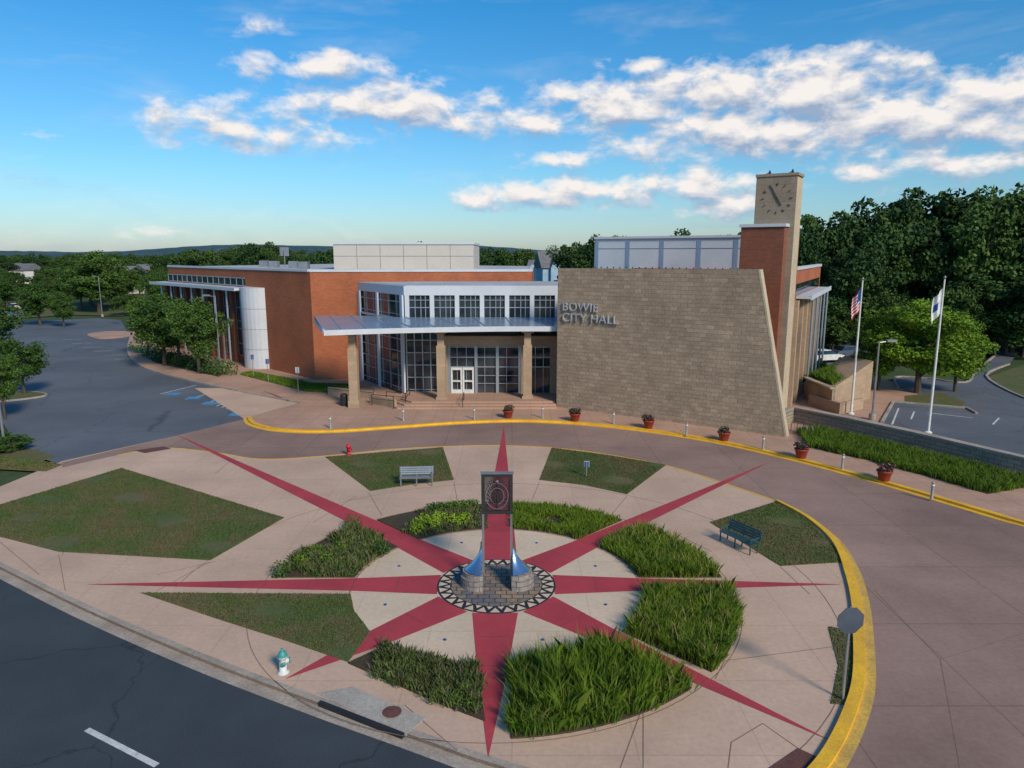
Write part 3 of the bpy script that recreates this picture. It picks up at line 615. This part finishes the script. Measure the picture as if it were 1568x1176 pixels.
# ------------------------------------------------------------------ street furniture
def bench(x,y,rot,mt):
    g=empty('park_bench',(x,y,0.02),rot); f=(-.92,0,1,0)
    s=Part('seat','%s'%mt,g); [s.box(f,0,1.84,-.25+i*.1,-.17+i*.1,.43,.46) for i in range(5)]; s.done(recalc=True)
    s=Part('backrest',mt,g); [s.hexa([(-.92,.28+.03*i,.52+i*.11),(.92,.28+.03*i,.52+i*.11),(.92,.31+.03*i,.52+i*.11),(-.92,.31+.03*i,.52+i*.11),(-.92,.30+.03*i,.60+i*.11),(.92,.30+.03*i,.60+i*.11),(.92,.33+.03*i,.60+i*.11),(-.92,.33+.03*i,.60+i*.11)]) for i in range(4)]; s.done()
    for i,xx in enumerate((-.85,.0,.85)):
        s=Part('leg_%d'%(i+1),mt,g); s.tube((xx,-.2,0),(xx,-.2,.43),.03).tube((xx,.22,0),(xx,.4,.95),.03).tube((xx,-.22,.42),(xx,.26,.42),.025)
        if xx: s.tube((xx,-.22,.64),(xx,.3,.66),.028).tube((xx,-.2,.43),(xx,-.2,.64),.025)
        s.done()
x,y=G(638,743);bench(x,y,.0+.08,'grey')
x,y=G(1130,838);p,q=G(1105,824),G(1152,846);bench(x,y,math.atan2(q[1]-p[1],q[0]-p[0]),'teal')
def hydrant(x,y,body,cap,z=0):
    g=empty('fire_hydrant',(x,y,z),.4)
    Part('barrel',body,g).lathe(0,0,[(.17,0),(.17,.05),(.11,.06),(.11,.5),(.15,.51),(.15,.55)],16).tube((.0,-.2,.38),(0,.2,.38),.06).tube((0,0,.38),(.19,0,.38),.075).done(True)
    Part('bonnet',cap,g).lathe(0,0,[(.15,.55),(.14,.6),(.11,.68),(.05,.73),(.035,.74),(.035,.79),(.001,.79)],16).tube((0,-.22,.38),(0,-.19,.38),.075).tube((0,.19,.38),(0,.22,.38),.075).tube((.18,0,.38),(.22,0,.38),.09).done(True)
x,y=G(534,697);hydrant(x,y,'hred','hred'); x,y=G(434,1030);hydrant(x,y,'wht','hteal')
for px,py in ((778,641),(881,646),(994,657),(1110,676),(1229,703),(1357,738)):
    x,y=G(px,py,.12); y+=.25; g=empty('flower_planter',(x,y,.12))
    Part('pot','pot',g).lathe(0,0,[(.26,0),(.28,.05),(.38,.5),(.43,.52),(.43,.6),(.38,.6),(.36,.52),(.001,.52)],18).done(True)
    cs=[(random.uniform(-.28,.28),random.uniform(-.28,.28),.68+random.random()*.2) for _ in range(9)]; soup('flowers',leaves(cs,[.22]*9,60,.12),'flower',g)
for px,py in ((505,657),(617,645),(726,643),(831,641),(940,650),(1052,668),(1170,690),(1292,720),(1430,766)):
    x,y=G(px,py,.12);g=empty('bollard',(x,y+.2,.12)); Part('post','post',g).lathe(0,0,[(.1,0),(.09,.03),(.07,.05),(.07,.85),(.075,.86),(.05,.92),(.001,.94)],12).done(True); Part('band','wht',g).lathe(0,0,[(.072,.7),(.078,.71),(.078,.78),(.072,.79)],12).done()
def flagpole(px,py,ztop,kind):
    x,y=G(px,py,.12);g=empty('flagpole',(x,y,.1))
    Part('pole','wht',g).tube((0,0,0),(0,0,ztop),.10,.05,12).lathe(0,0,[(.25,0),(.25,.1),(.12,.2)],14).done(); Part('finial','grey',g).lathe(0,0,[(.001,ztop+.25),(.1,ztop+.12),(.001,ztop)],10).done(True)
    # hanging cloth with folds, stripes are strips of cloth
    nh=13;nw=14; vs=[]
    for j in range(nh+1):
        for i in range(nw+1):
            t=j/nh;s=i/nw; vs.append((-.06-s*(.55+.1*math.sin(t*3)),.13*math.sin(s*9+t*2)*s**.5,ztop-.6-t*1.7-s*.75))
    for nm,mt,sel in ((('red_stripes','fred',lambda i,j:j%2==0 and not(j<7 and i<6)),('white_stripes','wht',lambda i,j:j%2==1 and not(j<7 and i<6)),('canton','blu',lambda i,j:j<7 and i<6)) if kind=='us' else (('cloth','wht',lambda i,j:not(4<j<9 and 4<i<10)),('emblem','blu',lambda i,j:4<j<9 and 4<i<10))):
        P=Part(nm,mt,g);P.v=list(vs);P.f=[(j*(nw+1)+i,j*(nw+1)+i+1,(j+1)*(nw+1)+i+1,(j+1)*(nw+1)+i) for j in range(nh) for i in range(nw) if sel(i,j)];P.done(True)
flagpole(1303,634,10.4,'us');flagpole(1421,663,10.7,'city')
def lamp(x,y,h,dx,z=.1,arm=.9):
    g=empty('street_lamp',(x,y,z)); Part('pole','grey',g).tube((0,0,.5),(0,0,h),.09,.06,8).tube((0,0,h-.1),(dx*arm,0,h+.02),.04).done(); Part('base','curb',g).lathe(0,0,[(.25,0),(.25,.5),(.001,.5)],12).done()
    Part('head','grey',g).box((dx*arm-.35,.16,1,0),0,.7,0,.32,h-.05,h+.12).done(recalc=True)
x,y=G(338,572);lamp(x,y,8.1,-1);x,y=G(1335,645);lamp(x,y,6.0,1)
x,y=G(157,486);lamp(x,y,8,-1,arm=.8);x,y=G(8,690);lamp(x,y,4.8,-1,0,.5);x,y=G(346,560);lamp(x,y,5,1)
def sign(px,py,h,mt,rot=0,w=.32,hh=.5,z=.12):
    x,y=G(px,py,z);g=empty('traffic_sign',(x,y,z),rot);Part('post','grey',g).box((-.03,.03,1,0),0,.06,0,.06,0,h).done(recalc=True);Part('plate',mt,g).box((-w/2,-.0,1,0),0,w,0,.02,h-hh,h).done(recalc=True)
    Part('plate_border','wht',g).box((-w/2-.02,-.0,1,0),0,w+.04,-.012,-.002,h-hh-.02,h+.02).done(recalc=True)
sign(457,601,2.3,'wht');sign(411,585,2.3,'blu',.5);sign(388,577,2.3,'blu',.5);sign(898,730,.9,'blu',0,.25,.3,.02);sign(298,540,2.2,'wht',.3)
# stop sign seen from behind
x,y=G(1290,1072);g=empty('stop_sign',(x,y,.02),.1)
Part('post','grey',g).box((-.03,0,1,0),0,.06,-.03,.03,0,2.85).done(recalc=True)
o8=[(.41*math.cos(math.pi/8+i*math.pi/4),.41*math.sin(math.pi/8+i*math.pi/4)) for i in range(8)]
for nm,mt,z0,z1 in (('octagon_plate','signback',.0,.012),('red_face','hred',-.004,-.001)):
    o=Part(nm,mt,g).prism(o8,z0,z1).done(recalc=True); o.rotation_euler=(math.radians(90),0,0); o.location=(0,-.035 if z1>0 else -.03,2.45)
# handicap bays
pm=Part('parking_lines','white')
for i in range(5):
    a=(300+i*38,590+i*8);b=(246+i*38,603+i*8.5);pm.ribbon([G(*a),G(*b)],.12,-.006,-.002)
for i in range(7): pm.ribbon([G(315+i*8,618+i*2.0),G(345+i*7,606+i*2.0)],.1,-.006,-.002)
for i in range(5): pm.ribbon([G(385+i*11,628-i*.6),G(400+i*10,620-i*.2)],.12,-.006,-.002)
for i in range(6): pm.ribbon([G(95+i*16,520+i*6.0),G(125+i*16,519+i*6.0)],.1,-.006,-.002)
pm.done()
pb=Part('accessible_symbols','blue')
for px,py in ((264,603),(297,609),(322,617),(364,634)): 
    x,y=G(px,py);pb.box((x-.6,y,1,0),0,1.2,-.55,.55,-.006,-.001)
pb.done(recalc=True)
# wing-side planting strip
g=empty('lawn'); P=GL([(368,574),(385,570),(480,588),(545,590),(555,603),(470,600)],.12); Part('turf','lawn',g).prism(P[::-1],.1,.15).done(); blades('grass_blades',P,250,.2,.05,'blade',.14,.5,g)
g=empty('planting_bed'); P=GL([(225,548),(240,556),(335,577),(345,570),(270,548)],.12); Part('soil','mulch',g).prism(P,.1,.15).done()
C=[G(228+i*9+random.uniform(-3,3),546+i*2.1+random.uniform(-2,3),.12) for i in range(14)]; soup('shrubs',leaves([(x,y,.7) for x,y in C],[1.0+.4*random.random() for _ in C],260,.22),'leaf',g)
g=empty('lawn'); P=GL([(-60,705),(0,700),(60,706),(95,712),(70,722),(0,718),(-60,722)],0); Part('turf','lawn',g).prism(P,-.02,.03).done(); blades('grass_blades',P,250,.08,.04,'lblade',.03,.5,g)
g=empty('lawn'); P=GL([(-60,690),(0,684),(55,690),(85,700),(60,706),(-60,705)],0); Part('turf','lawn',g).prism(P,-.02,.04).done()
g=empty('trash_can',(-13.9,57.6,.12)); Part('bin','dark',g).lathe(0,0,[(.3,0),(.32,.8),(.33,.85),(.2,1.0),(.001,1.02)],14).done(True)
# cars
def car(x,y,rot,mt,z=.13):
    g=empty('parked_car',(x,y,z),rot)
    b=Part('body',mt,g); pr=[(-2.2,.35),(-2.25,.75),(-2.0,.95),(-1.2,1.0),(1.0,1.0),(2.0,.85),(2.25,.65),(2.2,.35)]
    n=len(pr);b.v=[(a,-.88,c) for a,c in pr]+[(a,.88,c) for a,c in pr];b.f=[tuple(range(n)),tuple(range(2*n-1,n-1,-1))]+[(i,(i+1)%n,n+(i+1)%n,n+i) for i in range(n)];b.done(recalc=True)
    Part('cabin_glass','glass',g).hexa([(-1.7,-.82,1.0),(1.1,-.82,1.0),(1.1,.82,1.0),(-1.7,.82,1.0),(-1.2,-.66,1.42),(.35,-.66,1.42),(.35,.66,1.42),(-1.2,.66,1.42)]).done(recalc=True)
    Part('roof_panel',mt,g).hexa([(-1.22,-.67,1.42),(.37,-.67,1.42),(.37,.67,1.42),(-1.22,.67,1.42),(-1.1,-.6,1.48),(.25,-.6,1.48),(.25,.6,1.48),(-1.1,.6,1.48)]).done(recalc=True)
    w=Part('wheels','dark',g)
    for a in (-1.4,1.4):
        for s in (-1,1): w.tube((a,s*.7,.33),(a,s*.9,.33),.33,.33,14)
    w.done()
for px,py,r,mt in ((1262,556,.3,'wht'),(1300,549,.2,'signback'),(1262,520,1.2,'grey')):
    x,y=G(px,py);car(x,y,r,mt)
for px,py,r,mt in ((12,488,.3,'grey'),(-20,492,.3,'wht'),(5,476,1,'hred'),(28,474,1,'wht')):
    x,y=G(px,py);car(x,y,r,mt,-.01)
# houses
def house(x,y,w,d,h,rh,mt,rot=0,z=0):
    g=empty('suburban_house',(x,y,z),rot); Part('walls',mt,g).prism([(-w/2,-d/2),(w/2,-d/2),(w/2,d/2),(-w/2,d/2)],0,h).done()
    r=Part('gable_roof','shingle',g); e=.4
    r.v=[(-w/2-e,-d/2-e,h-.1),(w/2+e,-d/2-e,h-.1),(w/2+e,d/2+e,h-.1),(-w/2-e,d/2+e,h-.1),(-w/2-e,0,h+rh),(w/2+e,0,h+rh)];r.f=[(0,1,5,4),(2,3,4,5),(0,4,3),(1,2,5),(0,3,2,1)];r.done()
    q=Part('front_gable',mt,g);q.v=[(-w*.3,-d/2-1,0),(w*.05,-d/2-1,0),(w*.05,-d/2-1,h),(-w*.125,-d/2-1,h+rh*.8),(-w*.3,-d/2-1,h),(-w*.3,0,0),(w*.05,0,0),(w*.05,0,h),(-w*.125,0,h+rh*.8),(-w*.3,0,h)]
    q.f=[(0,1,2,3,4),(5,9,8,7,6),(0,4,9,5),(1,6,7,2)];q.done()
    q=Part('gable_slopes','shingle',g);q.v=[(-w*.33,-d/2-1.3,h-.3),(-w*.125,-d/2-1.3,h+rh*.83),(w*.08,-d/2-1.3,h-.3),(-w*.33,0,h-.3),(-w*.125,0,h+rh*.83),(w*.08,0,h-.3)];q.f=[(0,1,4,3),(1,2,5,4)];q.done()
    ws=Part('windows','glass',g)
    for xx in (-.22,-.08,.18,.35):
        for zz in (1.0,h*.55): 
            dd=-d/2-1.03 if xx<0 else -d/2-.03
            ws.box((w*xx,dd,1,0),0,1.0,0,.03,zz,zz+1.4)
    ws.done(recalc=True)
HS=[]
for px,py,Y,w,mt,r in ((200,407,230,10,'siding',.5),(38,408,290,10,'siding',-.3),(14,410,300,9,'panel',.2),(228,408,270,8,'siding',0)):
    house(xat(px,py,Y),Y,w,9,6.0,2.6,mt,r); HS.append((px,Y))
Y=170;house(xat(852,385,Y),Y,8.5,8,9.3,3.8,'bluesid',.2);house(xat(832,395,Y),Y+6,6,8,8.0,3,'siding',-.2)
# ------------------------------------------------------------------ trees
TM=[treemesh('broadleaf_%d'%i,'leaf',70,170,.28,base=1.8,zc=5.9,hz=4.0) for i in range(3)]
TB=[treemesh('bright_%d'%i,'leafb',95,210,.23,base=1.2,zc=5.5,hz=4.4,R=3.7) for i in range(2)]
TF=[treemesh('woodland_%d'%i,'leafd',62,135,.33,R=3.9,zc=5.6,hz=4.7,base=1.2,nl=9,lv=.9) for i in range(5)]
TS=treemesh('shrub_m','leaf',40,140,.35,R=4,zc=4,hz=4,base=.3)
def tree(px,base,top,wpx,ms,name='broadleaf_tree',z=.1):
    x,y=G(px,base,z);h=zat(top,y)-z; w=wpx*math.hypot(y,9)/F; place(name,random.choice(ms),x,y,h,w,z)
tree(252,560,440,110,TM);tree(305,572,448,100,TM);tree(228,545,446,70,TM);tree(275,560,444,95,TM)
tree(1405,602,446,200,TB);tree(1462,600,482,100,TB);tree(1345,598,470,95,TB);tree(1275,540,462,50,TB)
tree(38,603,505,95,TM);tree(8,640,520,75,TM);tree(-20,560,440,120,TM)
tree(62,497,432,80,TM);tree(98,500,446,50,TM);tree(195,482,448,55,TM);tree(152,478,382,95,TM);tree(125,474,392,70,TM);tree(12,470,420,60,TM);tree(240,478,412,50,TM);tree(268,476,405,45,TM)
tree(22,690,655,70,[TS],'shrub',0);tree(-15,690,640,80,[TS],'shrub',0)
fo=empty('forest')
def ftree(px,top,Y,wf=.62,ms=TF):
    h=zat(top,Y); 
    if h<5: h=5+random.random()*3
    place('woodland_tree',random.choice(ms),xat(px,top,Y),Y,h,h*wf*random.uniform(.8,1.3),0,fo)
# right woods
for Y,t0,st in ((96,342,36),(106,316,32),(120,296,30)):
    px=1232 if Y>100 else 1262
    while px<1760:
        w=t0+random.uniform(-26,36)-(18 if px>1440 else 0)+(22 if px<1290 else 0)-(10 if 1480<px<1560 else 0); 
        ftree(px+random.uniform(-12,12),w,Y+random.uniform(-5,5),.66); px+=st*random.uniform(.8,1.2)
for i in range(26):
    ftree(1262+i*19+random.uniform(-6,6),random.uniform(425,475)-(i>12)*30,88+random.uniform(-3,3)+ (4 if i<6 else 0),.9)
# behind building
for px in range(880,1140,15): ftree(px,random.choice([338,345,350,352,332,356]) if (930<px<1060) else random.uniform(340,362),140+random.uniform(-8,14),.7)
for px in range(600,930,12):
    if not 812<px<878: ftree(px,random.uniform(360,380),190+random.uniform(-12,20),.75)
for px in range(290,610,12): ftree(px,random.uniform(366,386)-(14 if 385<px<420 else 0),210+random.uniform(-20,30),.75)
for px in range(815,880,12): ftree(px,random.uniform(370,382),205+random.uniform(-5,20),.8)
# distant suburb woods at left
def clear(px,Y): return all(not(abs(px-a)<9 and Y<b) for a,b in HS)
for i in range(210):
    Y=random.uniform(240,620); px=random.uniform(-80,420); h=random.uniform(9,14)
    if clear(px,Y): place('woodland_tree',random.choice(TF),xat(px,390,Y),Y,h,h*.95,0,fo)
for i in range(85):
    Y=random.uniform(165,240); px=random.uniform(-80,270); h=random.uniform(6,10)
    if clear(px,Y): place('woodland_tree',random.choice(TF+TM),xat(px,400,Y),Y,h,h*.95,0,fo)
for i in range(60):
    Y=random.uniform(230,420); px=random.uniform(250,1250); h=random.uniform(12,16)
    if not 812<px<878: place('woodland_tree',random.choice(TF),xat(px,380,Y),Y,h,h*.9,0,fo)
# distant hills
hp=Part('distant_hills','hill')
for Y,zb,am,sd in ((800,14,2.5,0),(1500,22,8,3)):
    xs=np.linspace(-1900,2200,260); pv=None
    for x in xs:
        z=zb+am*math.sin(x*.004+sd)+am*.4*math.sin(x*.013+sd)+random.random()*1.3
        b=len(hp.v); hp.v+=[(x,Y-120,-1),(x,Y,z),(x,Y+150,-1)]
        if pv is not None: hp.f+=[(pv,b,b+1,pv+1),(pv+1,b+1,b+2,pv+2)]
        pv=b
hp.done()
# ------------------------------------------------------------------ sky with clouds, sun
SUN=Vector((.56,-.83,0)).normalized(); EL=math.radians(34)
w=bpy.data.worlds.new('World'); sc.world=w; w.use_nodes=True; nt=w.node_tree; bg=nt.nodes['Background']; bg.inputs[1].default_value=.12
sky=nt.nodes.new('ShaderNodeTexSky'); sky.sky_type='NISHITA'; sky.sun_disc=False; sky.sun_elevation=EL; sky.sun_rotation=math.atan2(SUN.x,SUN.y); sky.air_density=1.0; sky.dust_density=.6; sky.ozone_density=2.0
def mth(t,op,a,b=None,c=None,clamp=False):
    n=t.nodes.new('ShaderNodeMath');n.operation=op;n.use_clamp=clamp
    for i,x in enumerate((a,b,c)):
        if x is None: continue
        if isinstance(x,(int,float)): n.inputs[i].default_value=x
        else: t.links.new(x,n.inputs[i])
    return n.outputs[0]
def vm(t,op,a,b):
    n=t.nodes.new('ShaderNodeVectorMath');n.operation=op
    for i,x in enumerate((a,b)):
        if isinstance(x,tuple): n.inputs[i].default_value=x
        elif x is not None: t.links.new(x,n.inputs[i])
    return n
grp=bpy.data.node_groups.new('cloud_density','ShaderNodeTree')
grp.interface.new_socket('Vec',in_out='INPUT',socket_type='NodeSocketVector');grp.interface.new_socket('D',in_out='OUTPUT',socket_type='NodeSocketFloat');grp.interface.new_socket('Raw',in_out='OUTPUT',socket_type='NodeSocketFloat')
gi=grp.nodes.new('NodeGroupInput').outputs[0];go=grp.nodes.new('NodeGroupOutput')
def ae(px,py):
    u=(px-784)/F;v=(588-py)/F;x,y,z=u,C_+S_*v,-S_+C_*v; return math.atan2(x,y),math.atan2(z,math.hypot(x,y))
blobs=[(340,190,110,40,.85),(430,205,130,30,.75),(500,105,130,26,.9),(600,160,170,38,.95),(690,185,110,26,.8),(790,190,110,24,.95),(880,140,70,26,1.0),(960,165,150,38,1.05),(1090,140,130,42,1.1),(1250,145,150,60,1.25),(1200,200,280,46,1.05),(1340,180,160,50,1.05),(1450,190,160,44,1.05),(1530,150,140,44,1.05),(985,100,50,14,.7),(820,298,130,26,1.0),(740,308,60,20,.9),(940,290,130,30,.9),(1080,285,110,36,1.0),(1110,315,80,24,.9),(1060,230,140,20,.6),(860,245,90,16,.75),(380,40,90,20,.3),(75,205,50,10,.35),(230,355,60,12,.45),(1300,262,140,20,.5),(1480,250,140,26,.7),(1000,95,90,12,.6),(1420,290,80,14,.5)]
msk=None
for px,py,rx,ry,ww in blobs:
    a,e=ae(px,py); d=vm(grp,'MULTIPLY',vm(grp,'SUBTRACT',gi,(a,e,0)).outputs[0],(F/rx/1.25,F/ry/1.25,0))
    l=vm(grp,'LENGTH',d.outputs[0],None).outputs['Value']; m_=mth(grp,'MULTIPLY',mth(grp,'SUBTRACT',1.0,l,clamp=True),ww)
    msk=m_ if msk is None else mth(grp,'MAXIMUM',msk,m_)
vs=vm(grp,'MULTIPLY',gi,(1,1.8,1)).outputs[0]
def gnoise(vec,s,d,r,dist=0):
    n=grp.nodes.new('ShaderNodeTexNoise');n.inputs['Scale'].default_value=s;n.inputs['Detail'].default_value=d;n.inputs['Roughness'].default_value=r;n.inputs['Distortion'].default_value=dist;grp.links.new(vec,n.inputs['Vector']);return n.outputs['Fac']
n1=gnoise(vs,19,9,.58,.2); 
msk2=mth(grp,'MULTIPLY',msk,4.0,clamp=True)
raw=mth(grp,'ADD',mth(grp,'MULTIPLY',msk,1.1),mth(grp,'MULTIPLY',mth(grp,'SUBTRACT',n1,.5),2.5)); raw=mth(grp,'SUBTRACT',raw,.2)
den=mth(grp,'MULTIPLY',raw,1.6,clamp=True); den=mth(grp,'MULTIPLY',den,msk2)
vs2=vm(grp,'MULTIPLY',gi,(1,5,1)).outputs[0]
ci=mth(grp,'MULTIPLY',mth(grp,'SUBTRACT',gnoise(vs2,4,7,.6,.5),.5,clamp=True),.9)
den=mth(grp,'MAXIMUM',den,ci)
grp.links.new(den,go.inputs[0]);grp.links.new(raw,go.inputs[1])
tc=nt.nodes.new('ShaderNodeTexCoord').outputs['Generated']; sp=nt.nodes.new('ShaderNodeSeparateXYZ');nt.links.new(tc,sp.inputs[0])
az=mth(nt,'ARCTAN2',sp.outputs[0],sp.outputs[1]); el=mth(nt,'ARCSINE',sp.outputs[2])
cb=nt.nodes.new('ShaderNodeCombineXYZ');nt.links.new(az,cb.inputs[0]);nt.links.new(el,cb.inputs[1])
def dens(vec):
    n=nt.nodes.new('ShaderNodeGroup');n.node_tree=grp;nt.links.new(vec,n.inputs[0]);return n.outputs
o1=dens(cb.outputs[0]); o2=dens(vm(nt,'ADD',cb.outputs[0],(-.004,.015,0)).outputs[0]); d1=o1[0]
lit=mth(nt,'ADD',mth(nt,'MULTIPLY',mth(nt,'SUBTRACT',o1[1],o2[1]),1.1),.55,clamp=True)
cc=mixc(nt,lit,(2.7,3.5,4.9),(7.8,7.4,7.1))
# elevation-dependent tint of the clear sky (haze low, deep blue higher)
rp=nt.nodes.new('ShaderNodeValToRGB');nt.links.new(mth(nt,'MULTIPLY',el,2.5,clamp=True),rp.inputs[0])
e=rp.color_ramp.elements;e[0].position=0;e[0].color=(.70,.80,.96,1);e[1].position=.8;e[1].color=(.19,.82,1.18,1)
x_=e.new(.25);x_.color=(.50,.87,1.08,1)
skc=mixc(nt,1.0,sky.outputs[0],rp.outputs[0],'MULTIPLY')
fin=mixc(nt,d1,skc,cc); nt.links.new(fin,bg.inputs[0])
L=bpy.data.lights.new('sun','SUN');L.energy=3.7;L.angle=math.radians(12);L.color=(1,.86,.68);so=bpy.data.objects.new('sun',L);COL.objects.link(so)
dv=-Vector((SUN.x*math.cos(EL),SUN.y*math.cos(EL),math.sin(EL)));so.rotation_euler=dv.to_track_quat('-Z','Y').to_euler()
cam=bpy.data.cameras.new('camera');co=bpy.data.objects.new('camera',cam);COL.objects.link(co);co.location=(0,0,H);co.rotation_euler=(math.radians(90)-TH,0,0)
cam.sensor_width=36;cam.lens=F/1568*36;cam.clip_end=6000;sc.camera=co
